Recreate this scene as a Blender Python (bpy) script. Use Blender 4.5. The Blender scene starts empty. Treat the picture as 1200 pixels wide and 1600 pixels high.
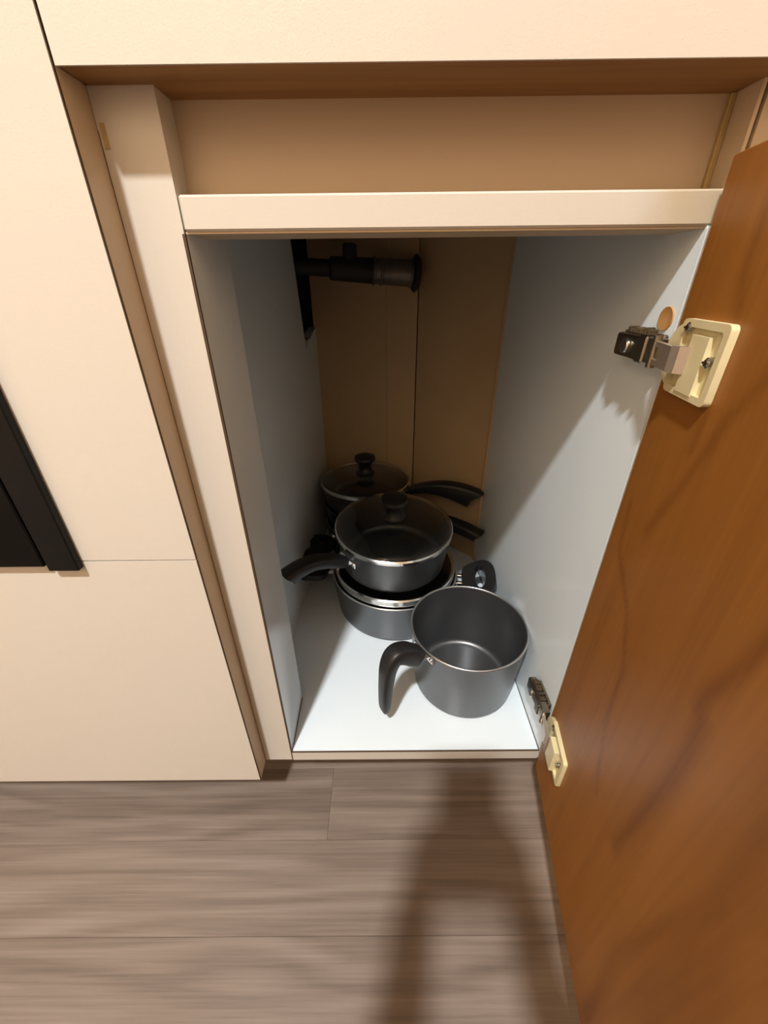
import bpy, bmesh, math, random
from mathutils import Vector, Matrix

# ---------------------------------------------------------------- camera, world, light, exposure
S = 0.33            # one modelling unit in metres; the camera lens is the modelling origin, 0.70 m above the floor
CAM_H = 0.70
def W(x, y, z):     # modelling units -> world metres (cabinet front plane is world y = 0)
    return Vector((x * S, (y - 1.0) * S, z * S + CAM_H))

sc = bpy.context.scene
COL = sc.collection
PITCH, ROLL, YAW, FPX = 0.5172, -0.0108, -0.0033, 627.95
cd = bpy.data.cameras.new('camera')
cam = bpy.data.objects.new('camera', cd); COL.objects.link(cam)
_f = Vector((0, math.cos(PITCH), -math.sin(PITCH))); _u = Vector((0, math.sin(PITCH), math.cos(PITCH))); _r = Vector((1, 0, 0))
_M = Matrix.Rotation(-YAW, 3, 'Z')
_f, _u, _r = _M @ _f, _M @ _u, _M @ _r
_r2 = math.cos(ROLL) * _r + math.sin(ROLL) * _u
_u2 = -math.sin(ROLL) * _r + math.cos(ROLL) * _u
m = Matrix((( _r2.x, _u2.x, -_f.x), (_r2.y, _u2.y, -_f.y), (_r2.z, _u2.z, -_f.z))).to_4x4()
m.translation = W(0, 0, 0)
cam.matrix_world = m
cd.sensor_fit = 'VERTICAL'; cd.sensor_height = 36.0; cd.lens = FPX / 1600 * 36.0
cd.shift_x = 4.97 / 1600; cd.clip_start = 0.02; cd.clip_end = 50
sc.camera = cam

sc.view_settings.view_transform = 'Standard'
try: sc.view_settings.look = 'None'
except Exception: pass
sc.view_settings.gamma = 1.0; sc.view_settings.use_curve_mapping = False
sc.view_settings.exposure = 0.20

wd = bpy.data.worlds.new('world'); sc.world = wd; wd.use_nodes = True
wd.node_tree.nodes['Background'].inputs[0].default_value = (0.9, 0.85, 0.8, 1)
wd.node_tree.nodes['Background'].inputs[1].default_value = 0.01

LAMP = W(-1.49, -2.87, 6.10)
ld = bpy.data.lights.new('ceiling_lamp_light', 'AREA'); ld.shape = 'DISK'; ld.size = 0.165
ld.energy = 98.0; ld.color = (1.0, 0.975, 0.94)
lo = bpy.data.objects.new('ceiling_lamp_light', ld); COL.objects.link(lo); lo.location = LAMP

# ---------------------------------------------------------------- materials
def mat(name, color=(.8,.8,.8), rough=.5, metal=0., coat=0., spec=.5, trans=0., ior=1.45):
    m = bpy.data.materials.new(name); m.use_nodes = True
    b = m.node_tree.nodes['Principled BSDF']
    b.inputs['Base Color'].default_value = (*color, 1); b.inputs['Roughness'].default_value = rough
    b.inputs['Metallic'].default_value = metal; b.inputs['Coat Weight'].default_value = coat
    b.inputs['Specular IOR Level'].default_value = spec; b.inputs['Transmission Weight'].default_value = trans
    b.inputs['IOR'].default_value = ior
    return m
def N(m, t, **kw):
    n = m.node_tree.nodes.new(t)
    for k, v in kw.items(): setattr(n, k, v)
    return n
def L(m, a, b): m.node_tree.links.new(a, b)
def BS(m): return m.node_tree.nodes['Principled BSDF']
def ramp(m, stops):
    n = N(m, 'ShaderNodeValToRGB'); e = n.color_ramp.elements
    while len(e) < len(stops): e.new(0.5)
    for i, (p, c) in enumerate(stops):
        e[i].position = p; e[i].color = (*c, 1)
    return n
def coords(m, scale=(1,1,1), loc=(0,0,0), kind='Object'):
    tc = N(m, 'ShaderNodeTexCoord'); mp = N(m, 'ShaderNodeMapping')
    mp.inputs['Scale'].default_value = scale; mp.inputs['Location'].default_value = loc
    L(m, tc.outputs[kind], mp.inputs['Vector']); return mp
def noise(m, mp, scale, detail=3, rough=.5, dist=0.):
    n = N(m, 'ShaderNodeTexNoise'); n.inputs['Scale'].default_value = scale; n.inputs['Detail'].default_value = detail
    n.inputs['Roughness'].default_value = rough; n.inputs['Distortion'].default_value = dist
    L(m, mp.outputs['Vector'], n.inputs['Vector']); return n
def bump(m, src, strength, dist=.001):
    b = N(m, 'ShaderNodeBump'); b.inputs['Strength'].default_value = strength; b.inputs['Distance'].default_value = dist
    L(m, src, b.inputs['Height']); L(m, b.outputs['Normal'], BS(m).inputs['Normal'])
def varied(name, c1, c2, scale=4, rough=.4, bumpy=.0, bscale=600, **kw):
    m = mat(name, c1, rough, **kw); mp = coords(m)
    n = noise(m, mp, scale, 3); r = ramp(m, [(.3, c1), (.7, c2)]); L(m, n.outputs['Fac'], r.inputs['Fac'])
    L(m, r.outputs['Color'], BS(m).inputs['Base Color'])
    if bumpy: bump(m, noise(m, mp, bscale, 2).outputs['Fac'], bumpy, .0004)
    return m

M_CREAM = varied('cream_laminate', (.645,.615,.555), (.63,.60,.54), 3, .34, .25, 900)
def rail_cream():
    m = M_CREAM.copy(); m.name = 'cream_laminate_with_stain'; b = BS(m); src = b.inputs['Base Color'].links[0].from_socket
    mp = coords(m); sx = N(m, 'ShaderNodeSeparateXYZ'); L(m, mp.outputs['Vector'], sx.inputs[0])
    n = noise(m, mp, 14, 3); ad = N(m, 'ShaderNodeMath', operation='MULTIPLY_ADD'); ad.inputs[1].default_value = .10
    L(m, n.outputs['Fac'], ad.inputs[0]); L(m, sx.outputs['X'], ad.inputs[2])
    r = ramp(m, [(.0,(1,1,1)), (.165,(1,1,1)), (.205,(.80,.72,.55)), (.26,(.72,.62,.45))]); L(m, ad.outputs[0], r.inputs['Fac'])
    mx = N(m, 'ShaderNodeMix', data_type='RGBA', blend_type='MULTIPLY'); mx.inputs['Factor'].default_value = .8
    L(m, src, mx.inputs['A']); L(m, r.outputs['Color'], mx.inputs['B']); L(m, mx.outputs['Result'], b.inputs['Base Color']); return m
M_RAIL = rail_cream()
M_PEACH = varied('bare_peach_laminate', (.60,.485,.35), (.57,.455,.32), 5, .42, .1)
M_TAN = varied('tan_back_board', (.62,.44,.25), (.56,.39,.21), 5, .5, .1)
M_WHITE = varied('white_melamine', (.775,.875,.94), (.76,.86,.925), 6, .16, .0)
M_EDGE = mat('dark_laminate_edge', (.07,.045,.025), .6)
M_CRACK = varied('brown_crack_dirt', (.22,.12,.05), (.08,.045,.02), 8, .7)
M_WALL = varied('painted_wall', (.72,.56,.39), (.69,.53,.36), 3, .8)
M_CEIL = mat('ceiling_paint', (.80,.70,.57), .9)
M_BLACKGLASS = mat('black_glass', (.004,.004,.004), .12, spec=.15)
M_BLACKTRIM = mat('black_trim', (.008,.008,.008), .25, spec=.18)
M_DARK = mat('void_shade_and_subfloor', (.02,.017,.014), .9)  # painted darkness for the cavity behind the cut-out; also the slab under the planks
M_PLASTIC = varied('black_plastic', (.012,.012,.013), (.018,.018,.019), 30, .42, .15, 1200)
M_CHROME = mat('chrome', (.78,.78,.76), .16, 1.0)
M_STEEL = varied('worn_hinge_steel', (.36,.32,.25), (.26,.23,.18), 60, .3, .1, 400, metal=1.0)
M_NICKEL = mat('nickel_link', (.58,.50,.41), .4, .8)
M_SCREW = mat('screw_steel', (.62,.62,.60), .2, 1.0)
M_IVORY = varied('ivory_plastic', (.74,.67,.42), (.68,.60,.35), 25, .45)
M_RUST = varied('dark_grime', (.03,.02,.012), (.08,.05,.02), 60, .8)
M_COUNTER = varied('counter_stone', (.25,.23,.21), (.18,.17,.16), 30, .3)
M_PIPE = varied('dull_pipe_metal', (.24,.215,.19), (.15,.135,.12), 30, .4, .1, 200, metal=.6)
M_PIPEDARK = varied('dark_pipe', (.03,.027,.024), (.02,.018,.016), 30, .6)
M_RAWHOLE = varied('raw_drilled_wood', (.50,.28,.10), (.38,.18,.05), 60, .7)
M_STAIN = varied('glue_stain', (.42,.30,.11), (.52,.38,.18), 40, .5)
M_PAN = varied('charcoal_nonstick', (.150,.155,.162), (.140,.145,.152), 20, .36, .12, 1500, metal=.8)
M_PANIN = varied('charcoal_nonstick_inside', (.150,.155,.162), (.140,.145,.152), 20, .30, .1, 1500, metal=.8)
M_GLASS = mat('smoked_lid_glass', (.80,.82,.82), .03, trans=1.0, ior=1.45)

def wood_dark():
    m = mat('varnished_brown_wood', (.25,.11,.03), .42, coat=.0, spec=.35)
    BS(m).inputs['Coat Roughness'].default_value = .35
    mp = coords(m, (5, 5, .55)); n0 = noise(m, mp, 2.2, 4, .55, 1.2)
    r0 = ramp(m, [(.30, (.235,.086,.014)), (.52, (.315,.124,.022)), (.75, (.36,.148,.030))])
    L(m, n0.outputs['Fac'], r0.inputs['Fac'])
    mp2 = coords(m, (60, 60, 1.3)); n1 = noise(m, mp2, 2.5, 5, .6, .2)
    r1 = ramp(m, [(.3, (.78,.78,.78)), (.7, (1,1,1))]); L(m, n1.outputs['Fac'], r1.inputs['Fac'])
    mx = N(m, 'ShaderNodeMix', data_type='RGBA', blend_type='MULTIPLY'); mx.inputs['Factor'].default_value = .7
    L(m, r0.outputs['Color'], mx.inputs['A']); L(m, r1.outputs['Color'], mx.inputs['B'])
    # dark wandering grain veins, carried by the veneer mesh as a 'vein' attribute
    at = N(m, 'ShaderNodeAttribute'); at.attribute_name = 'vein'
    mx2 = N(m, 'ShaderNodeMix', data_type='RGBA', blend_type='MULTIPLY'); L(m, at.outputs['Fac'], mx2.inputs['Factor'])
    L(m, mx.outputs['Result'], mx2.inputs['A']); mx2.inputs['B'].default_value = (.50,.40,.34,1)
    L(m, mx2.outputs['Result'], BS(m).inputs['Base Color'])
    return m
M_WOOD = wood_dark()
def wood_raw():
    m = mat('raw_soffit_wood', (.22,.10,.03), .6)
    mp = coords(m, (1.5, 45, 45)); n = noise(m, mp, 2.5, 4, .6, .3)
    r = ramp(m, [(.3,(.24,.115,.035)), (.7,(.36,.19,.07))]); L(m, n.outputs['Fac'], r.inputs['Fac'])
    L(m, r.outputs['Color'], BS(m).inputs['Base Color']); return m
M_RAWWOOD = wood_raw()
def floor_wood():
    m = mat('grey_brown_plank', (.3,.24,.2), .45)
    oi = N(m, 'ShaderNodeObjectInfo'); tc = N(m, 'ShaderNodeTexCoord')
    sx = N(m, 'ShaderNodeMath', operation='MULTIPLY'); sx.inputs[1].default_value = 37.0
    L(m, oi.outputs['Random'], sx.inputs[0])
    cb = N(m, 'ShaderNodeCombineXYZ')
    for k in range(3): L(m, sx.outputs[0], cb.inputs[k])
    ad = N(m, 'ShaderNodeVectorMath', operation='ADD'); L(m, tc.outputs['Object'], ad.inputs[0]); L(m, cb.outputs[0], ad.inputs[1])
    def mp(s):
        q = N(m, 'ShaderNodeMapping'); q.inputs['Scale'].default_value = s; L(m, ad.outputs[0], q.inputs['Vector']); return q
    fig = noise(m, mp((1.0, 8, 8)), 1.3, 2, .45, .5)        # cathedral figure
    wv = N(m, 'ShaderNodeMath', operation='MULTIPLY'); wv.inputs[1].default_value = 46; L(m, fig.outputs['Fac'], wv.inputs[0])
    sn = N(m, 'ShaderNodeMath', operation='SINE'); L(m, wv.outputs[0], sn.inputs[0])
    fine = noise(m, mp((3.5, 150, 150)), 2.0, 4, .6, .1)
    broad = noise(m, mp((1.2, 24, 24)), 1.5, 3, .5)
    def mad(a, k, b):
        q = N(m, 'ShaderNodeMath', operation='MULTIPLY_ADD'); q.inputs[1].default_value = k; L(m, a, q.inputs[0])
        if isinstance(b, float): q.inputs[2].default_value = b
        else: L(m, b, q.inputs[2])
        return q.outputs[0]
    v = mad(sn.outputs[0], .085, mad(fine.outputs['Fac'], .50, mad(broad.outputs['Fac'], .34, mad(oi.outputs['Random'], .06, .04))))
    r = ramp(m, [(.25,(.118,.092,.075)), (.5,(.196,.157,.131)), (.75,(.265,.222,.19))]); L(m, v, r.inputs['Fac'])
    L(m, r.outputs['Color'], BS(m).inputs['Base Color'])
    bump(m, fine.outputs['Fac'], .12, .0006)
    return m
M_FLOOR = floor_wood()

# ---------------------------------------------------------------- builders (all shapes in modelling units)
ORIG = {}
def put(o, label=None, cat=None, group=None, kind=None):
    if label: o['label'] = label
    if cat: o['category'] = cat
    if group: o['group'] = group
    if kind: o['kind'] = kind
    return o
def thing(name, base, label, cat, group=None):
    o = bpy.data.objects.new(name, None); COL.objects.link(o); o.empty_display_size = .05
    o.location = W(*base); ORIG[o.name] = W(*base)
    return put(o, label, cat, group)
def link(name, bm, material, parent=None, smooth=False, sharp=35, label=None):
    """turn a bmesh in modelling units into ONE object; vertices end up relative to the thing's base"""
    base = Vector((0,0,0))
    if parent is not None:
        base = ORIG[parent.name]
    for v in bm.verts: v.co = W(*v.co) - base
    bmesh.ops.recalc_face_normals(bm, faces=bm.faces)
    me = bpy.data.meshes.new(name); bm.to_mesh(me); bm.free()
    me.materials.append(material)
    if smooth:
        for p in me.polygons: p.use_smooth = True
        me.set_sharp_from_angle(angle=math.radians(sharp))
    o = bpy.data.objects.new(name, me); COL.objects.link(o)
    ORIG[o.name] = base
    if parent is not None: o.parent = parent
    if label: o['label'] = label
    return o
def B(*boxes, bev=0.0, seg=1):
    bm = bmesh.new()
    for b in boxes: add_box(bm, b, bev, seg)
    return bm
def add_box(bm, b, bev=0.0, seg=1, M=None):
    x0,x1,y0,y1,z0,z1 = b
    t = bmesh.new(); bmesh.ops.create_cube(t, size=1)
    for v in t.verts: v.co = Vector(((x0+x1)/2 + v.co.x*(x1-x0), (y0+y1)/2 + v.co.y*(y1-y0), (z0+z1)/2 + v.co.z*(z1-z0)))
    if bev: bmesh.ops.bevel(t, geom=t.edges[:], offset=bev, segments=seg, affect='EDGES', profile=.5)
    merge(bm, t, M)
def merge(bm, t, M=None):
    mp = {}
    for v in t.verts: mp[v] = bm.verts.new(M @ v.co if M is not None else v.co)
    for f in t.faces:
        try: bm.faces.new([mp[v] for v in f.verts])
        except ValueError: pass
    t.free()
def prism(bm, pts, axis, a, b, M=None):
    """extrude a polygon along an axis: axis 'x' -> pts are (y,z); 'z' -> pts are (x,y); 'y' -> (x,z)"""
    def mk(p, k):
        return {'x': Vector((k, p[0], p[1])), 'z': Vector((p[0], p[1], k)), 'y': Vector((p[0], k, p[1]))}[axis]
    lo = [bm.verts.new((M @ mk(p, a)) if M is not None else mk(p, a)) for p in pts]
    hi = [bm.verts.new((M @ mk(p, b)) if M is not None else mk(p, b)) for p in pts]
    n = len(pts)
    bm.faces.new(lo[::-1]); bm.faces.new(hi)
    for i in range(n): bm.faces.new((lo[i], lo[(i+1)%n], hi[(i+1)%n], hi[i]))
def lathe(bm, prof, seg=64, M=None):
    """prof: list of (r, z); r = 0 closes with a pole"""
    rings = []
    for r, z in prof:
        if r < 1e-6:
            p = Vector((0,0,z)); rings.append([bm.verts.new(M @ p if M is not None else p)])
        else:
            ring = []
            for i in range(seg):
                a = 2*math.pi*i/seg; p = Vector((r*math.cos(a), r*math.sin(a), z))
                ring.append(bm.verts.new(M @ p if M is not None else p))
            rings.append(ring)
    for A, C in zip(rings, rings[1:]):
        if len(A) == 1 and len(C) == 1: continue
        for i in range(seg):
            j = (i+1) % seg
            if len(A) == 1: bm.faces.new((A[0], C[j], C[i]))
            elif len(C) == 1: bm.faces.new((A[i], A[j], C[0]))
            else: bm.faces.new((A[i], A[j], C[j], C[i]))
def arc(cx, cz, r, a0, a1, n=6):
    return [(cx + r*math.cos(math.radians(a0+(a1-a0)*i/n)), cz + r*math.sin(math.radians(a0+(a1-a0)*i/n))) for i in range(n+1)]
def cyl(bm, p0, p1, r0, r1=None, seg=24, bev=0.0):
    r1 = r0 if r1 is None else r1
    p0, p1 = Vector(p0), Vector(p1); d = p1-p0; Ln = d.length
    M = Matrix.Translation(p0) @ d.to_track_quat('Z','Y').to_matrix().to_4x4()
    if bev: prof = [(0,0),(r0-bev,0),(r0,bev),(r1,Ln-bev),(r1-bev,Ln),(0,Ln)]
    else: prof = [(0,0),(r0,0),(r1,Ln),(0,Ln)]
    lathe(bm, prof, seg, M)
def catmull(P, n):
    out = []
    for i in range(len(P)-1):
        p0 = P[max(i-1,0)]; p1 = P[i]; p2 = P[i+1]; p3 = P[min(i+2,len(P)-1)]
        for k in range(n):
            t = k/n
            out.append([.5*((2*b)+(c-a)*t+(2*a-5*b+4*c-d)*t*t+(3*b-a-3*c+d)*t**3) for a,b,c,d in zip(p0,p1,p2,p3)])
    out.append(list(P[-1])); return out
def sweep(bm, path, side, sub=6, nsec=20, sq=4.2, cut=0.0):
    """path rows: x,y,z,width(along side),thickness; superellipse section"""
    Q = catmull(path, sub); side = Vector(side).normalized(); rings = []
    for i, q in enumerate(Q):
        p = Vector(q[:3]); a = Vector(Q[max(i-1,0)][:3]); b = Vector(Q[min(i+1,len(Q)-1)][:3])
        t = (b-a).normalized(); nn = side.cross(t).normalized(); ring = []
        for k in range(nsec):
            an = 2*math.pi*k/nsec; c, s = math.cos(an), math.sin(an)
            ux = math.copysign(abs(c)**(2/sq), c)*q[3]/2; uy = math.copysign(abs(s)**(2/sq), s)*q[4]/2
            ring.append(bm.verts.new(p + side*ux + nn*uy - (t*uy*cut if i == len(Q)-1 else t*0)))
        rings.append(ring)
    for A, C in zip(rings, rings[1:]):
        for k in range(nsec): bm.faces.new((A[k], A[(k+1)%nsec], C[(k+1)%nsec], C[k]))
    bm.faces.new(rings[0][::-1]); bm.faces.new(rings[-1])
def ringplate(bm, outer, inner, z0, z1, M):
    """plate with a hole: outer and inner are equally long loops of (x,y); ends at local z0/z1"""
    n = len(outer)
    R = [[bm.verts.new(M @ Vector((p[0], p[1], z))) for p in loop] for loop, z in ((outer,z0),(outer,z1),(inner,z1),(inner,z0))]
    for a, b in ((0,1),(1,2),(2,3),(3,0)):
        for i in range(n): bm.faces.new((R[a][i], R[a][(i+1)%n], R[b][(i+1)%n], R[b][i]))

# ---------------------------------------------------------------- room
Zf, Zsb, Zst = -0.70/S, -1.8176, -1.7585
Zrb, Zrt, Zb, Zc = .0919, .1563, .3116, .52
XL, XR = -.399, .670
FP = .9177
CE = 6.12
floor = put(link('floor', B((-4.2,3.6,-5.2,3.4,Zf-.12,Zf-.006)), M_DARK), kind='structure')
put(link('wall_back', B((-4.2,3.6,3.22,3.34,Zf,CE)), M_WALL), kind='structure')
put(link('wall_left', B((-4.32,-4.2,-5.2,3.34,Zf,CE)), M_WALL), kind='structure')
put(link('wall_right', B((3.6,3.72,-5.2,3.34,Zf,CE)), M_WALL), kind='structure')
put(link('wall_front', B((-4.2,3.6,-5.32,-5.2,Zf,CE)), M_WALL), kind='structure')
put(link('ceiling', B((-4.32,3.72,-5.32,3.34,CE,CE+.1)), M_CEIL), kind='structure')
# floor planks: rows run along X, every plank its own piece
rng = random.Random(4)
PW, PL, g = .30, 3.7, .0006
row = 0
y1 = .823 + PW*2
while y1 > -5.15:
    y0 = y1 - PW
    x = (-.254 - PL*2) if abs(y1 - 1.123) < .01 else -6.1 + rng.uniform(0, .9)
    while x < 3.6:
        a, b = max(x, -4.2), min(x+PL, 3.6)
        if b - a > .05:
            dz = rng.uniform(-.0006, .0006)
            bm = bmesh.new(); add_box(bm, (a+g/2, b-g/2, y0+g/2, y1-g/2, Zf-.03, Zf+dz), .0009)
            link('plank', bm, M_FLOOR, floor)
        x += PL
    y1 = y0; row += 1

# ceiling lamp (out of the frame, lights the room)
lamp = thing('ceiling_lamp', (-1.49,-2.87,6.12), 'round flush downlight in the kitchen ceiling', 'lamp')
bm = bmesh.new(); lathe(bm, [(.235,0),(.36,0),(.37,-.02),(.35,-.05),(.235,-.05),(.235,0)], 48, Matrix.Translation((-1.49,-2.87,6.12)))
link('trim_ring', bm, M_CEIL, lamp, True)

# ---------------------------------------------------------------- the open base cabinet
cab = thing('base_cabinet', (.135,1.0,Zf), 'cream laminate base cabinet standing open with white inside and brown door', 'cabinet')
link('stile', B((-.521,XL-.002,1.0,1.07,Zrb,Zb), (-.521,XL-.006,1.0,1.006,Zsb,Zrb)), M_CREAM, cab)
link('filler_post', B((-.53,XL,1.006,1.262,Zst,Zrb), (-.53,XL,1.006,1.07,Zsb,Zst)), M_WHITE, cab, label='white corner post behind the left stile')
link('edge_strip', B((XL-.006,XL,.9995,1.006,Zsb,Zrb)), M_EDGE, cab)
link('rail', B((XL,XR+.02,1.0,1.13,Zrb+.004,Zrt), bev=.004), M_RAIL, cab)
link('rail_underside', B((XL,XR+.02,1.006,1.13,Zrb,Zrb+.0045)), M_PEACH, cab)
link('recess_back_panel', B((-.41,.687,1.071,1.10,Zrt-.02,Zb)), M_PEACH, cab)
link('recess_side', B((.687,.694,1.0,1.10,Zrt-.06,Zb)), M_PEACH, cab)
link('crack_line', B((-.5214,-.5202,.9992,1.001,Zsb,Zb-.06)), M_CRACK, cab)
link('glue_mark', B((-.515,-.506,.9985,1.0,.225,.262)), M_STAIN, cab, label='brown glue mark at the top of the stile')
link('glue_bead', B((.676,.687,1.060,1.071,Zrt,Zb), bev=.002), M_STAIN, cab)
sp = link('side_panel', B((XR,.694,1.002,2.42,Zsb,Zrt-.06), (XR,.694,1.14,2.42,Zrt-.06,Zc)), M_WHITE, cab, label='white right side panel')
link('edge_strip', B((XR-.001,.694,.997,1.002,Zst,Zrb)), M_WHITE, cab)
bm = bmesh.new()
prism(bm, [(XL,1.003),(XR,1.003),(XR,2.42),(.15,3.06),(-.62,3.06),(-.62,1.262),(XL,1.262)], 'z', Zsb, Zst)
link('shelf_board', bm, M_WHITE, cab, label='white bottom board the pots stand on')
link('edge_strip', B((XL,XR,.998,1.003,Zsb,Zst-.004)), M_CREAM, cab, label='cream front edge of the bottom board')
link('edge_line', B((XL,XR,.9975,1.003,Zst-.004,Zst-.0005)), M_EDGE, cab)
link('edge_line', B((XR-.0035,XR+.0002,1.003,2.38,Zst,Zst+.0008)), M_EDGE, cab)
link('edge_line', B((XL-.0002,XL+.003,1.003,1.262,Zst,Zst+.0008)), M_EDGE, cab)
# left inner panel with the torn service cut-out at its upper rear corner
def wallpt(y): return -.545 + .0604*(y-1.262)
bm = bmesh.new()
poly = [(1.262,Zst),(3.02,Zst),(3.02,-.255),(2.90,-.275),(2.82,-.300),(2.74,-.305),(2.70,-.345),(2.662,-.350),(2.60,-.05),(2.53,.25),(2.50,Zc),(1.262,Zc)]
lo = [bm.verts.new((wallpt(y), y, z)) for y, z in poly]; hi = [bm.verts.new((wallpt(y)-.05, y, z)) for y, z in poly]
bm.faces.new(lo); bm.faces.new(hi[::-1])
for i in range(len(poly)):
    j = (i+1) % len(poly); bm.faces.new((lo[i], lo[j], hi[j], hi[i]))
link('inner_side_panel', bm, M_WHITE, cab, label='white left inner panel with a ragged cut-out high at the back')
# back boards
def upright(x0, y0, x1, y1, z0, z1, th):
    d = Vector((x1-x0, y1-y0, 0)).normalized(); n = Vector((-d.y, d.x, 0))
    if n.y < 0: n = -n
    bm = bmesh.new()
    q = [Vector((x0,y0,0)), Vector((x1,y1,0)), Vector((x1,y1,0))+n*th, Vector((x0,y0,0))+n*th]
    prism(bm, [(v.x, v.y) for v in q], 'z', z0, z1); return bm
def backy(x): return 3.0 - (x+.44)/(.239+.44)*.17
for a, b in ((-.455,.0395),(.0415,.2345)):
    link('back_board', upright(a, backy(a), b, backy(b), Zst, Zc, .04), M_TAN, cab)
link('back_board', upright(.2425,2.8265,.678,2.391,Zst,Zc,.04), M_TAN, cab, label='tan board set at a slant across the rear right corner')
link('void_shade_board', B((-1.6,-.462,3.08,3.12,Zst,Zc), (-.70,-.66,1.3,3.08,Zst,Zc)), M_DARK, cab, label='near-black boards standing in for the unlit void behind the cut-out')  # boards added near black, so the cavity's darkness is in their colour
link('corner_bead', B((.657,.671,2.372,2.390,Zst,Zc), bev=.003), M_TAN, cab)
link('plinth', B((-.521,.694,1.20,1.24,Zf,Zsb)), M_CREAM, cab)
# drilled hole in the side panel: wood coloured recess
bm = bmesh.new(); Mh = Matrix.Translation((XR-.0012,1.040,-.078)) @ Matrix.Rotation(math.radians(-90),4,'Y')
lathe(bm, [(0,.0016),(.023,.0018),(.025,.0022),(.026,-.002)], 24, Mh)
link('drill_hole', bm, M_RAWHOLE, cab, True)

# door, opened a little short of a right angle
A = .1554
HX, HY = .6547, .9671
dd = Vector((-math.sin(A), -math.cos(A), 0)); nn = Vector((math.cos(A), -math.sin(A), 0))
MD = Matrix(((dd.x, nn.x, 0, HX), (dd.y, nn.y, 0, HY), (0,0,1,0), (0,0,0,1)))   # local: x along the door, y outward, z up
bm = bmesh.new(); add_box(bm, (0, 1.10, 0.0, .052, Zsb, .2002), .002, 1, MD)
door = link('door', bm, M_WOOD, cab, label='varnished brown wood inner face of the open door')
VEINS = [([(.56,-.30),(.554,-.468),(.539,-.557),(.517,-.636),(.513,-.678),(.532,-.687),(.545,-.775),(.546,-.863),(.533,-1.006),(.511,-1.23)], .020, .6),
         ([(.05,-.50),(.073,-.635),(.2,-.726),(.276,-.851),(.298,-1.028),(.341,-1.167),(.383,-1.252)], .010, .5),
         ([(.164,.15),(.162,.016),(.203,-.081),(.21,-.3)], .014, .4), ([(.34,-.1),(.27,-.23),(.22,-.38),(.16,-.52)], .016, .4),
         ([(.75,.0),(.70,-.4),(.72,-.9),(.66,-1.4),(.70,-1.75)], .02, .4), ([(.93,.1),(.95,-.5),(.90,-1.1),(.94,-1.7)], .02, .4)]
def vein(sx, z):
    best = 0.0
    for pts, w, k in VEINS:
        for (a, b), (c, e) in zip(pts, pts[1:]):
            L2 = (c-a)**2 + (e-b)**2; t = max(0, min(1, ((sx-a)*(c-a) + (z-b)*(e-b))/L2))
            dist = math.hypot(sx-a-(c-a)*t, z-b-(e-b)*t)
            best = max(best, k*math.exp(-(dist/w)**2))
    return best
bm = bmesh.new(); nx, nz = 90, 150; grid = []; vals = []
for i in range(nx+1):
    col = []
    for k in range(nz+1):
        sx = .004 + 1.092*i/nx; z = Zsb + .004 + (.1962-Zsb-.004)*k/nz
        col.append(bm.verts.new(MD @ Vector((sx, -.0012, z)))); vals.append(vein(sx, z))
    grid.append(col)
for i in range(nx):
    for k in range(nz): bm.faces.new((grid[i][k], grid[i+1][k], grid[i+1][k+1], grid[i][k+1]))
ven = link('veneer', bm, M_WOOD, door)
att = ven.data.attributes.new('vein', 'FLOAT', 'POINT'); att.data.foreach_set('value', vals)
bm = bmesh.new(); add_box(bm, (0, 1.10, .052, .056, Zsb, .2002), 0, 1, MD)
link('door_facing', bm, M_CREAM, door, label='cream outer laminate')

def hinge(zc, label, closed_drop, boss=.017):
    """concealed cup hinge: ivory cup plate on the door, folded link, steel arm screwed to the side panel"""
    h = link('hinge', hinge_arm(zc, closed_drop), M_STEEL, cab, True, 30, label)
    # cup plate on the door (local door frame, y negative = towards the opening)
    Mz = MD @ Matrix.Translation((0,0,zc))
    bm = bmesh.new()
    def rr(x0,x1,z0,z1,r,n=4):
        pts=[]
        for cx,cz,a in ((x1-r,z1-r,0),(x0+r,z1-r,90),(x0+r,z0+r,180),(x1-r,z0+r,270)):
            pts += [(cx+r*math.cos(math.radians(a+90*i/n)), cz+r*math.sin(math.radians(a+90*i/n))) for i in range(n+1)]
        return pts
    Mp = Mz @ Matrix.Rotation(math.radians(90),4,'X')    # plate local (x, z) -> door plane, extrude towards the opening
    ringplate(bm, rr(.048,.215,-.072,.072,.012), rr(.062,.198,-.058,.058,.008), 0, .015, Mp)
    prism(bm, rr(.055,.205,-.066,.066,.008), 'z', 0, .006, Mp)
    # half-round cup boss towards the hinge side
    t = [(.062 + .06*math.cos(math.radians(a)), .064*math.sin(math.radians(a))) for a in range(90,271,15)]
    prism(bm, t, 'z', 0, .013, Mp)
    prism(bm, [(.102,-.062),(.164,-.062),(.164,.046),(.102,.046)], 'z', .004, boss, Mp)
    link('cup_plate', bm, M_IVORY, h, True, 25, 'ivory plastic cup plate screwed to the door')
    for sx, sz in ((.072,.056),(.178,.004)):
        bm = bmesh.new(); lathe(bm, [(0,.018),(.006,.018),(.010,.015),(.011,.004),(0,.004)], 16, Mp @ Matrix.Translation((sx,sz,0)))
        add_box(bm, (-.009,.009,-.002,.002,0.017,.0192), 0, 1, Mp @ Matrix.Translation((sx,sz,0)))
        link('screw', bm, M_SCREW, h, True)
    return h
def hinge_arm(zc, drop):
    bm = bmesh.new()
    # mounting foot on the panel and the channel-shaped arm over it
    add_box(bm, (XR-.016, XR-.001, 1.005, 1.125, zc-.016, zc+.030), .004)
    add_box(bm, (XR-.050, XR-.014, .976, 1.146, zc-.030, zc+.026), .008, 2)
    add_box(bm, (XR-.054, XR-.046, 1.005, 1.040, zc-.032, zc+.028), .004)
    cyl(bm, (XR-.042,.982,zc-.036), (XR-.042,.982,zc+.032), .010, seg=14)
    return bm
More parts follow.
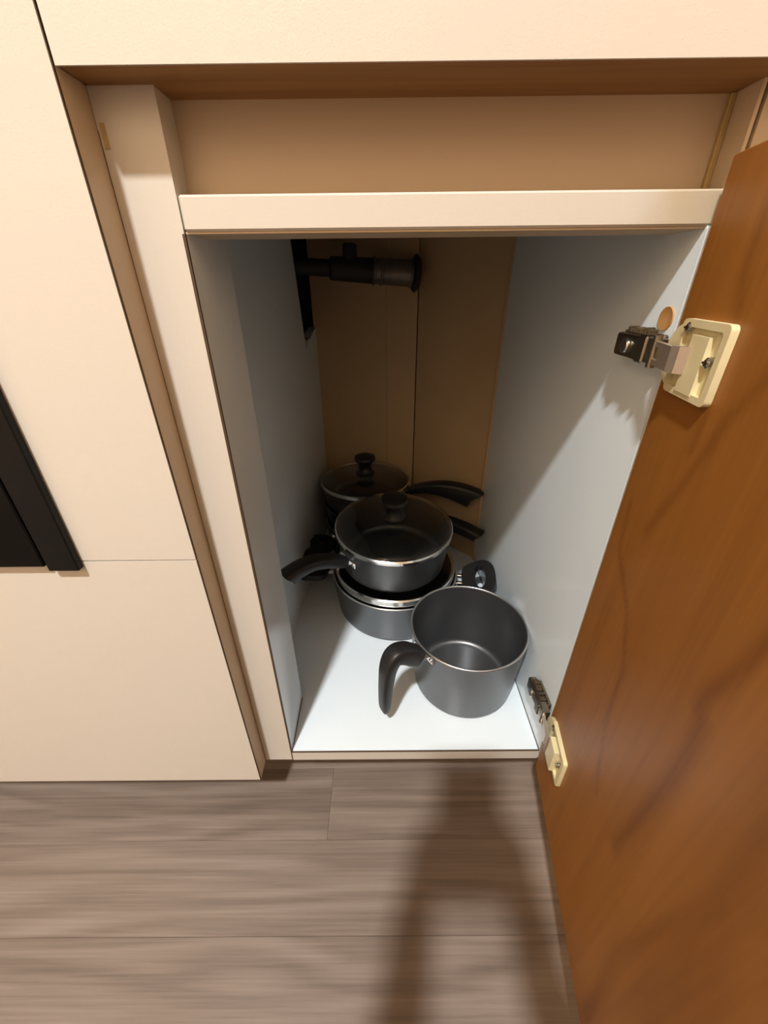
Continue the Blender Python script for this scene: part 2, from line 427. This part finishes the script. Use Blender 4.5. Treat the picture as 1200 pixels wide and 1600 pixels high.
def link_piece(h, zc):
    bm = bmesh.new()
    # folded nickel link from the arm's pivot to the cup, forked at the arm end
    q = MD @ Vector((.098,-.030,0)); r = MD @ Vector((.112,-.006,0))
    P = [(XR-.042,.982), (XR-.050,.945), (q.x-.003,q.y+.014), (q.x,q.y), (r.x,r.y)]
    def seg(a, b, z0, z1, th=.010):
        a, b = Vector((*a,0)), Vector((*b,0)); d = (b-a).normalized(); n = Vector((-d.y,d.x,0))*th/2
        prism(bm, [(v.x,v.y) for v in (a+n,b+n,b-n,a-n)], 'z', z0, z1)
    seg(P[0],P[1],zc+.010,zc+.021); seg(P[0],P[1],zc-.028,zc-.016)
    seg(P[1],P[2],zc-.028,zc+.021); seg(P[2],P[3],zc-.029,zc+.023); seg(P[3],P[4],zc-.029,zc+.023,.014)
    link('link', bm, M_NICKEL, h, True, 25, 'folded nickel link')
    bm = bmesh.new(); cyl(bm, (XR-.049,1.090,zc-.002), (XR-.058,1.090,zc-.002), .019, seg=20, bev=.003)
    link('screw', bm, M_SCREW, h, True)
    bm = bmesh.new()
    r0 = random.Random(int(zc*100))
    for k in range(10):
        y = 1.03 + .010*k + r0.uniform(-.003,.003); z = zc+.026
        add_box(bm, (XR-.040,XR-.016,y,y+.008,z,z+r0.uniform(.004,.018)), .002)
    link('spring', bm, M_RUST, h, label='dark grimy spring along the arm')
h1 = hinge(-.140, 'upper hinge, its ivory plate fully visible', 0); link_piece(h1, -.140)
h2 = hinge(-1.492, 'lower hinge, seen almost edge-on', 0, .030); link_piece(h2, -1.492)

# ---------------------------------------------------------------- fascia, worktop, neighbours
fas = thing('fascia_board', (.7,1.0,Zb), 'wide cream fascia board across the top above the open cabinet', 'board')
link('board', B((-.519,3.0,FP+.004,1.12,Zb,Zc)), M_RAWWOOD, fas, label='raw brown wood underside')
link('laminate_face', B((-.519,3.0,FP,FP+.004,Zb-.002,Zc)), M_CREAM, fas)
put(link('worktop', B((-4.15,3.5,.875,3.2,Zc,Zc+.12), bev=.01), M_COUNTER), 'dark stone worktop running over the cream cabinets', 'worktop')

hou = thing('tall_front', (-1.8,1.0,Zf), 'plain cream panelled cabinet front left of the open cabinet', 'cabinet')
link('upper_panel', B((-4.1,-.5245,FP,1.0,-.6705,Zc)), M_CREAM, hou)
link('lower_panel', B((-4.1,-.5245,FP,1.0,Zsb,-.6745)), M_CREAM, hou)
link('edge_strip', B((-.5245,-.5225,FP-.0005,FP+.005,-.6705,Zc), (-.5245,-.5225,FP-.0005,FP+.005,Zsb,-.6745)), M_EDGE, hou)
link('side_return', B((-.5245,-.5215,FP+.005,1.0,Zsb,Zb)), M_PEACH, hou, label='peach side of the panel facing the cabinet')
link('joint_backing', B((-4.1,-.53,FP+.01,1.0,-.676,-.669)), M_EDGE, hou)
link('plinth', B((-4.1,-.53,1.20,1.24,Zf,Zsb)), M_CREAM, hou)

ovn = thing('built_in_oven', (-1.2,FP,-.692), 'glossy black oven front at the left edge on the cream panel', 'oven')
link('glass_door', B((-2.6,-.9385,FP-.022,FP,-.677,.12), bev=.003), M_BLACKGLASS, ovn)
link('side_bar', B((-.933,-.847,FP-.022,FP,-.692,.12), bev=.003), M_BLACKTRIM, ovn, label='narrow black upright bar on the right')

nb = thing('neighbour_cabinet', (1.6,1.0,Zf), 'cream cabinet front just visible at the right edge behind the brown door', 'cabinet')
link('stile', B((.702,3.0,1.0,1.06,Zsb,Zb)), M_PEACH, nb)
link('plinth', B((.702,3.0,1.20,1.24,Zf,Zsb)), M_CREAM, nb)

# ---------------------------------------------------------------- pipework at the back
pipe = thing('water_pipe', (-.1,2.70,.05), 'dark metal pipe with a tee and round flange, high at the cabinet back', 'pipe')
pa, pb = Vector((-.56,2.64,.094)), Vector((.240,2.745,.046))
def on(t): return pa.lerp(pb, t)
bm = bmesh.new(); cyl(bm, on(0), on(.62), .042, .046, 20); link('tube', bm, M_PIPEDARK, pipe, True)
bm = bmesh.new(); cyl(bm, on(.34), on(.66), .060, .066, 24, .01)
cyl(bm, on(.49)+Vector((0,0,.03)), on(.49)+Vector((0,0,.125)), .040, seg=20, bev=.006)
link('tee', bm, M_PIPEDARK, pipe, True)
bm = bmesh.new(); cyl(bm, on(.64), on(.925), .066, .070, 28, .006); link('sleeve', bm, M_PIPE, pipe, True)
for t in (.645,.70,.915):
    bm = bmesh.new(); cyl(bm, on(t), on(t+.022), .075, seg=28, bev=.006); link('collar', bm, M_PIPE, pipe, True)
bm = bmesh.new(); cyl(bm, on(.945), on(.985), .100, .094, 32, .012); cyl(bm, on(.92), on(.97), .062, seg=24); link('flange', bm, M_PIPEDARK, pipe, True)

# ---------------------------------------------------------------- pots
def pot_body(bm, cx, cy, z0, h, rt, rb, rc=.035, th=.010, M=None):
    T = (M if M is not None else Matrix()) @ Matrix.Identity(4)
    pr = [(0,0),(rb-rc,0)] + arc(rb-rc, rc, rc, -90, 0)[1:] + [(rt, h-.004), (rt+.002,h), (rt-th*.5,h+.003), (rt-th,h)]
    ri = rb-th; pr += [(ri, rc+th)] + arc(ri-rc, rc+th, rc, 0, -90)[1:] + [(0, th)]
    lathe(bm, pr, 72, T)
def frame(az):
    a = math.radians(az); return Vector((math.cos(a), math.sin(a), 0)), Vector((-math.sin(a), math.cos(a), 0))
def xf(M, v): return M @ v
def long_handle(p, M, az, r0, z, path, cut=0.0):
    """stick handle: path rows (dr, dz, width, thick) measured from the wall point"""
    d, s = frame(az)
    rows = []
    for dr, dz, w, t in path:
        q = M @ (d*(r0+dr) + Vector((0,0,z+dz))); rows.append([q.x,q.y,q.z,w,t])
    sv = (M.to_3x3() @ s)
    bm = bmesh.new(); sweep(bm, rows, sv, cut=cut); h = link('handle', bm, M_PLASTIC, p, True, 50)
    bm = bmesh.new()
    MM = M @ Matrix(((d.x, s.x, 0, 0),(d.y, s.y, 0, 0),(0,0,1,z),(0,0,0,1)))
    add_box(bm, (r0-.012, r0+path[0][0]+.03, -.026, .026, -.016, .018), .004, 1, MM)
    add_box(bm, (r0-.006, r0+.006, -.068, .068, -.018, .018), .004, 1, MM)
    link('bracket', bm, M_CHROME, p, True, 30, 'chrome bracket riveted to the wall')
    for k in (-.052, .052):
        bm = bmesh.new(); lathe(bm, [(.010,-.002),(.010,.003),(.006,.007),(0,.008)], 12, MM @ Matrix.Translation((r0+.005,k,0)) @ Matrix.Rotation(math.radians(90),4,'Y'))
        link('rivet', bm, M_CHROME, p, True)
    return h
def loop_handle(p, M, az, r0, z, reach=.20, wid=.25, rise=.03):
    d, s = frame(az)
    MM = M @ Matrix(((d.x, s.x, 0, 0),(d.y, s.y, 0, 0),(0,0,1,z),(0,0,0,1)))
    Mt = MM @ Matrix.Translation((r0+.035,0,0)) @ Matrix.Rotation(-math.atan2(rise, reach), 4, 'Y')
    n = 40; out, inn = [], []
    for i in range(n):
        a = 2*math.pi*i/n; c, q = math.cos(a), math.sin(a)
        sx = math.copysign(abs(c)**(2/3.6), c); sy = math.copysign(abs(q)**(2/3.6), q)
        x = (reach-.035)*(.5+.5*sx); w = wid/2*(.72+.28*min(1, x/(reach-.035)*1.4))
        out.append((x + .018*(1-sy*sy)*(sx>0), sy*w))
        inn.append(((reach-.035)*.60 + .032*c, .105*q))
    bm = bmesh.new(); ringplate(bm, out, inn, -.020, .020, Mt)
    link('loop_handle', bm, M_PLASTIC, p, True, 40)
    bm = bmesh.new()
    for k in (-.035, .035): add_box(bm, (r0-.010, r0+.050, k-.011, k+.011, -.010, .012), .003, 1, MM)
    add_box(bm, (r0-.006, r0+.006, -.060, .060, -.018, .020), .004, 1, MM)
    link('bracket', bm, M_CHROME, p, True, 30)
def rim(p, M, r, z, t=.006, material=None):
    bm = bmesh.new(); lathe(bm, arc(r, z, t, 0, 360, 12), 72, M); link('rim', bm, material or M_CHROME, p, True, 60)
def TM(cx, cy, z0, tx=0, ty=0):
    return Matrix.Translation((cx, cy, z0)) @ Matrix.Rotation(math.atan(ty),4,'X') @ Matrix.Rotation(-math.atan(tx),4,'Y')
M_RIM = mat('bare_aluminium_rim', (.55,.56,.56), .3, .9)

# empty saucepan in front
A0 = TM(.399, 1.373, Zst)
pot = thing('saucepan', (.399,1.373,Zst), 'empty uncovered charcoal saucepan in front, drooping black handle toward the opening', 'saucepan')
bm = bmesh.new(); pot_body(bm, 0,0,0, .371, .269, .240, .035, .010, A0); link('body', bm, M_PAN, pot, True, 50)
rim(pot, A0, .2655, .3725, .0048, M_RIM)
long_handle(pot, A0, -147, .262, .348, [(.042,.006,.080,.082),(.075,.034,.082,.084),(.118,.070,.080,.082),(.160,.080,.076,.074),(.188,.035,.070,.062),(.199,-.045,.060,.056),(.205,-.130,.054,.050),(.208,-.205,.050,.042),(.209,-.236,.042,.028)])

# casserole at the bottom of the middle stack
B0 = TM(.075, 1.948, Zst)
cas = thing('casserole', (.075,1.948,Zst), 'wide charcoal casserole with two loop handles, bottom of the middle stack', 'pot')
bm = bmesh.new(); pot_body(bm, 0,0,0, .260, .371, .348, .04, .010, B0); link('body', bm, M_PAN, cas, True, 50)
rim(cas, B0, .367, .2615, .0055, M_RIM)
loop_handle(cas, B0, -9, .368, .215, .215, .31, .05)
loop_handle(cas, B0, 171, .368, .215, .215, .31, .05)

# glass lid turned over on the casserole
def lid(p, M, r, rise, knob=True, flip=1, band=.022):
    pr = [(0, flip*rise)] + [(r*math.sin(math.radians(a)), flip*rise*math.cos(math.radians(a))) for a in range(9,90,9)] + [(r-.004,0)]
    th = .010*flip
    pr2 = [(q, z-th) for q, z in pr[::-1]]
    bm = bmesh.new(); lathe(bm, pr + pr2, 72, M); link('glass', bm, M_GLASS, p, True, 60, 'clear smoked glass dome')
    bm = bmesh.new(); lathe(bm, [(r-.016,.004),(r-.002,.008),(r+.006,.002),(r+.006,-band),(r,-band-.003),(r-.006,-band),(r-.004,-.004),(r-.016,.004)], 72, M)
    link('rim', bm, M_CHROME, p, True, 40, 'shiny steel band')
    if knob:
        b = flip*rise; k = flip
        pr = [(0,b-.02*k),(.062,b-.004*k),(.066,b+.006*k),(.045,b+.022*k),(.042,b+.060*k),(.060,b+.082*k),(.074,b+.100*k),(.070,b+.118*k),(.045,b+.128*k),(0,b+.130*k)]
        bm = bmesh.new(); lathe(bm, pr, 40, M); link('knob', bm, M_PLASTIC, p, True, 50)
Lm = TM(.075, 1.948, Zst+.303)
l0 = thing('pot_lid', (.075,1.948,Zst+.28), 'upturned glass lid with shiny steel band between casserole and pan', 'lid')
lid(l0, Lm, .350, .040, True, -1, .030)

# shallow pan on top of it, slightly tilted towards the opening
C0 = TM(.062, 1.936, -1.420, -.0115, .0904)
pan = thing('saute_pan', (.062,1.936,-1.42), 'glass covered charcoal pan on top of the middle stack, handle to the left', 'pan')
bm = bmesh.new(); pot_body(bm, 0,0,0, .232, .320, .298, .04, .010, C0); link('body', bm, M_PAN, pan, True, 50)
long_handle(pan, C0, -142, .312, .160, [(.026,.004,.075,.052),(.075,.034,.080,.060),(.14,.070,.080,.062),(.21,.094,.080,.062),(.28,.096,.084,.066),(.345,.082,.086,.070)], .55)
l1 = thing('pot_lid', (.062,1.936,-1.18), 'domed glass lid with black knob on the middle pan', 'lid')
lid(l1, C0 @ Matrix.Translation((0,0,.250)), .322, .060, True, 1, .013)

# rear stack
E0 = TM(-.115, 2.595, Zst)
e = thing('casserole', (-.115,2.595,Zst), 'charcoal casserole at the bottom of the rear stack, mostly hidden', 'pot')
bm = bmesh.new(); pot_body(bm, 0,0,0, .235, .298, .280, .04, .010, E0); link('body', bm, M_PAN, e, True, 50)
rim(e, E0, .294, .2365, .0055, M_RIM)
loop_handle(e, E0, 225, .297, .19, .20, .20, .05)
loop_handle(e, E0, 45, .297, .19, .20, .20, .05)
F0 = TM(-.115, 2.595, Zst+.246)
f = thing('saucepan', (-.115,2.595,Zst+.246), 'charcoal pan second in the rear stack, black handle pointing right', 'saucepan')
bm = bmesh.new(); pot_body(bm, 0,0,0, .135, .298, .280, .04, .010, F0); link('body', bm, M_PAN, f, True, 50)
HP = [(.026,.000,.070,.050),(.08,.022,.078,.056),(.16,.040,.084,.062),(.25,.048,.09,.068),(.36,.045,.095,.074),(.47,.030,.095,.076),(.555,.010,.095,.074)]
long_handle(f, F0, -30, .290, .085, HP, .7)
G0 = TM(-.115, 2.595, Zst+.388)
gq = thing('saucepan', (-.115,2.595,Zst+.388), 'glass covered charcoal pan topping the rear stack, black handle pointing right', 'saucepan')
bm = bmesh.new(); pot_body(bm, 0,0,0, .150, .305, .288, .04, .010, G0); link('body', bm, M_PAN, gq, True, 50)
long_handle(gq, G0, -17, .297, .115, [(.026,.000,.070,.050),(.08,.026,.078,.060),(.16,.045,.084,.075),(.25,.050,.09,.098),(.34,.040,.095,.120),(.42,.020,.095,.135),(.455,.008,.095,.138)], .75)
l2 = thing('pot_lid', (-.115,2.595,-1.21), 'domed glass lid with black knob at the back of the cabinet', 'lid')
lid(l2, G0 @ Matrix.Translation((0,0,.168)), .310, .050, True, 1, .013)

# ---------------------------------------------------------------- the photographer kneeling behind the lens (casts the soft shadow on the floor)
CAMP = W(0, 0, 0)
UP = Vector((0, math.sin(PITCH), math.cos(PITCH))); FW = Vector((0, math.cos(PITCH), -math.sin(PITCH)))
def PH(r, u, f): return CAMP + Vector((r,0,0)) + UP*u + FW*f
ph = bpy.data.objects.new('phone', None); COL.objects.link(ph); ph.location = PH(-.03,-.03,-.009); ORIG['phone'] = ph.location.copy()
put(ph, 'dark phone held upright by the kneeling person, its lens taking this view', 'phone')
def mlink(name, bm, material, parent, smooth=True):
    for v in bm.verts: v.co -= ORIG[parent.name]
    bmesh.ops.recalc_face_normals(bm, faces=bm.faces)
    me = bpy.data.meshes.new(name); bm.to_mesh(me); bm.free(); me.materials.append(material)
    if smooth:
        for p in me.polygons: p.use_smooth = True
        me.set_sharp_from_angle(angle=math.radians(50))
    o = bpy.data.objects.new(name, me); COL.objects.link(o); o.parent = parent; ORIG[o.name] = ORIG[parent.name]; return o
MP = Matrix(((1,0,0,CAMP.x),(0,UP.y,FW.y,CAMP.y),(0,UP.z,FW.z,CAMP.z),(0,0,0,1)))   # phone frame: x right, y up, z forward
bm = bmesh.new(); add_box(bm, (-.068,.008,-.105,.045,-.0135,-.0055), .003, 2, MP); mlink('case', bm, M_BLACKTRIM, ph)
bm = bmesh.new(); add_box(bm, (-.065,.005,-.102,.042,-.0142,-.0132), 0, 1, MP); mlink('screen', bm, M_BLACKGLASS, ph)
bm = bmesh.new(); lathe(bm, [(0,-.0052),(.006,-.0050),(.007,-.0056)], 24, MP); mlink('lens', bm, M_BLACKGLASS, ph)

per = bpy.data.objects.new('person', None); COL.objects.link(per); per.location = (0,-.93,0); ORIG['person'] = per.location.copy()
put(per, 'person in dark shirt and trousers kneeling before the cabinet, holding up a phone', 'person')
M_SKIN = varied('skin', (.55,.33,.23), (.50,.29,.20), 20, .5)
M_SHIRT = varied('navy_shirt', (.05,.06,.09), (.04,.05,.075), 60, .85)
M_JEANS = varied('dark_trousers', (.035,.037,.045), (.03,.03,.037), 60, .85)
M_HAIR = varied('dark_hair', (.02,.014,.01), (.012,.009,.007), 80, .6)
def skin(name, chains, material, sub=2):
    """chains share joints by key; every joint is (position, radius); the first joint of the first chain is the root"""
    idx, co, rad, ed = {}, [], [], []
    for ch in chains:
        prev = None
        for key, p, r in ch:
            if key not in idx:
                idx[key] = len(co); co.append(Vector(p) - ORIG['person']); rad.append(r)
            if prev is not None: ed.append((prev, idx[key]))
            prev = idx[key]
    me = bpy.data.meshes.new(name); me.from_pydata(co, ed, []); me.materials.append(material)
    o = bpy.data.objects.new(name, me); COL.objects.link(o)
    md = o.modifiers.new('skin', 'SKIN'); md.use_smooth_shade = True
    for i, sv in enumerate(me.skin_vertices[0].data):
        sv.radius = (rad[i], rad[i]); sv.use_root = (i == 0)
    sb = o.modifiers.new('smooth', 'SUBSURF'); sb.levels = sub; sb.render_levels = sub
    o.parent = per; ORIG[o.name] = ORIG['person']; return o
SP = [('pelvis',(0,-.91,.25),.085),('waist',(0,-.905,.42),.092),('chest',(0,-.85,.60),.12),('neckbase',(0,-.785,.735),.06)]
def arm(sx):
    m = (lambda r: r) if sx < 0 else (lambda r: -.060 - r)     # mirror about the phone's middle
    w = PH(m(-.092), -.150, -.052); e = Vector((.178*sx,-.66,.47)); sh = Vector((.17*sx,-.80,.685))
    k = 'L' if sx < 0 else 'R'
    up = [('neckbase',(0,-.785,.735),.06),('sh'+k,sh,.055),('el'+k,e,.040),('wr'+k,w,.026)]
    palm = PH(m(-.088), -.095, -.026); hand = [('wr'+k,w,.026),('pa'+k,palm,.021)]
    fing = []
    for i, (u0, ln) in enumerate(((-.044,.036),(-.062,.042),(-.080,.038),(-.097,.030))):
        kn = PH(m(-.084), u0, -.014)
        fing.append([('pa'+k,palm,.021),('k%d%s'%(i,k),kn,.010),('m%d%s'%(i,k),PH(m(-.078),u0+.002,.003),.0085),('t%d%s'%(i,k),PH(m(-.078+ln),u0+.006,.005),.0075)])
    th = [('pa'+k,palm,.021),('th1'+k,PH(m(-.080),-.062,-.030),.012),('th2'+k,PH(m(-.062),-.040,-.026),.0095),('th3'+k,PH(m(-.048),-.026,-.024),.0085)]
    return up, hand, fing, th
bodych = [SP + [('neck',(0,-.760,.800),.047),('jaw',(0,-.722,.855),.060),('head',(0,-.735,.920),.078),('crown',(0,-.745,.965),.062)],
          [('jaw',(0,-.722,.855),.060),('chin',(0,-.668,.850),.026)], [('head',(0,-.735,.920),.078),('nose',(0,-.640,.893),.012)]]
for sx in (-1, 1):
    up, hand, fing, th = arm(sx); bodych += [up, hand] + fing + [th]
    k = 'L' if sx < 0 else 'R'
    bodych.append([('pelvis',(0,-.91,.25),.085),('hip'+k,(.085*sx,-.86,.200),.060),('kn'+k,(.125*sx,-.545,.082),.042),('sn'+k,(.115*sx,-.70,.066),.045),('an'+k,(.10*sx,-.93,.050),.034),('to'+k,(.09*sx,-1.05,.034),.026)])
body = skin('body', bodych, M_SKIN)
sh = [[('hem',(0,-.930,.225),.165),('waist',(0,-.905,.42),.120),('chest',(0,-.85,.60),.132),('neckbase',(0,-.790,.725),.085)]]
tr = [[('pelvis',(0,-.930,.235),.150),('belt',(0,-.922,.350),.140)]]
for sx in (-1, 1):
    up, hand, fing, th = arm(sx); e, w = Vector(up[2][1]), Vector(up[3][1])
    sh.append([('neckbase',(0,-.790,.725),.085),(up[1][0],up[1][1],.066),(up[2][0],e,.082),('cuff'+up[2][0],e.lerp(w,.92),.058)])
    k = up[1][0]
    tr.append([('pelvis',(0,-.930,.235),.150),('h'+k,(.105*sx,-.78,.165),.088),('k'+k,(.125*sx,-.53,.084),.064),('s'+k,(.115*sx,-.70,.070),.056),('a'+k,(.10*sx,-.90,.055),.044)])
skin('shirt', sh, M_SHIRT); skin('trousers', tr, M_JEANS)
bm = bmesh.new(); bmesh.ops.create_uvsphere(bm, u_segments=32, v_segments=20, radius=1)
for v in bm.verts: v.co = Vector((v.co.x*.088, -.752 + v.co.y*.098, .938 + v.co.z*.098))
bmesh.ops.delete(bm, geom=[v for v in bm.verts if v.co.y > -.700 and v.co.z < .965 or v.co.z < .865], context='VERTS')
mlink('hair', bm, M_HAIR, per)
for sx in (-1, 1):
    bm = bmesh.new(); bmesh.ops.create_uvsphere(bm, u_segments=16, v_segments=10, radius=.011)
    for v in bm.verts: v.co += Vector((.028*sx,-.673,.912))
    mlink('eye', bm, M_CEIL, per)
    bm = bmesh.new(); bmesh.ops.create_uvsphere(bm, u_segments=16, v_segments=10, radius=1)
    for v in bm.verts: v.co = Vector((.082*sx + v.co.x*.008, -.735 + v.co.y*.018, .900 + v.co.z*.030))
    mlink('ear', bm, M_SKIN, per)
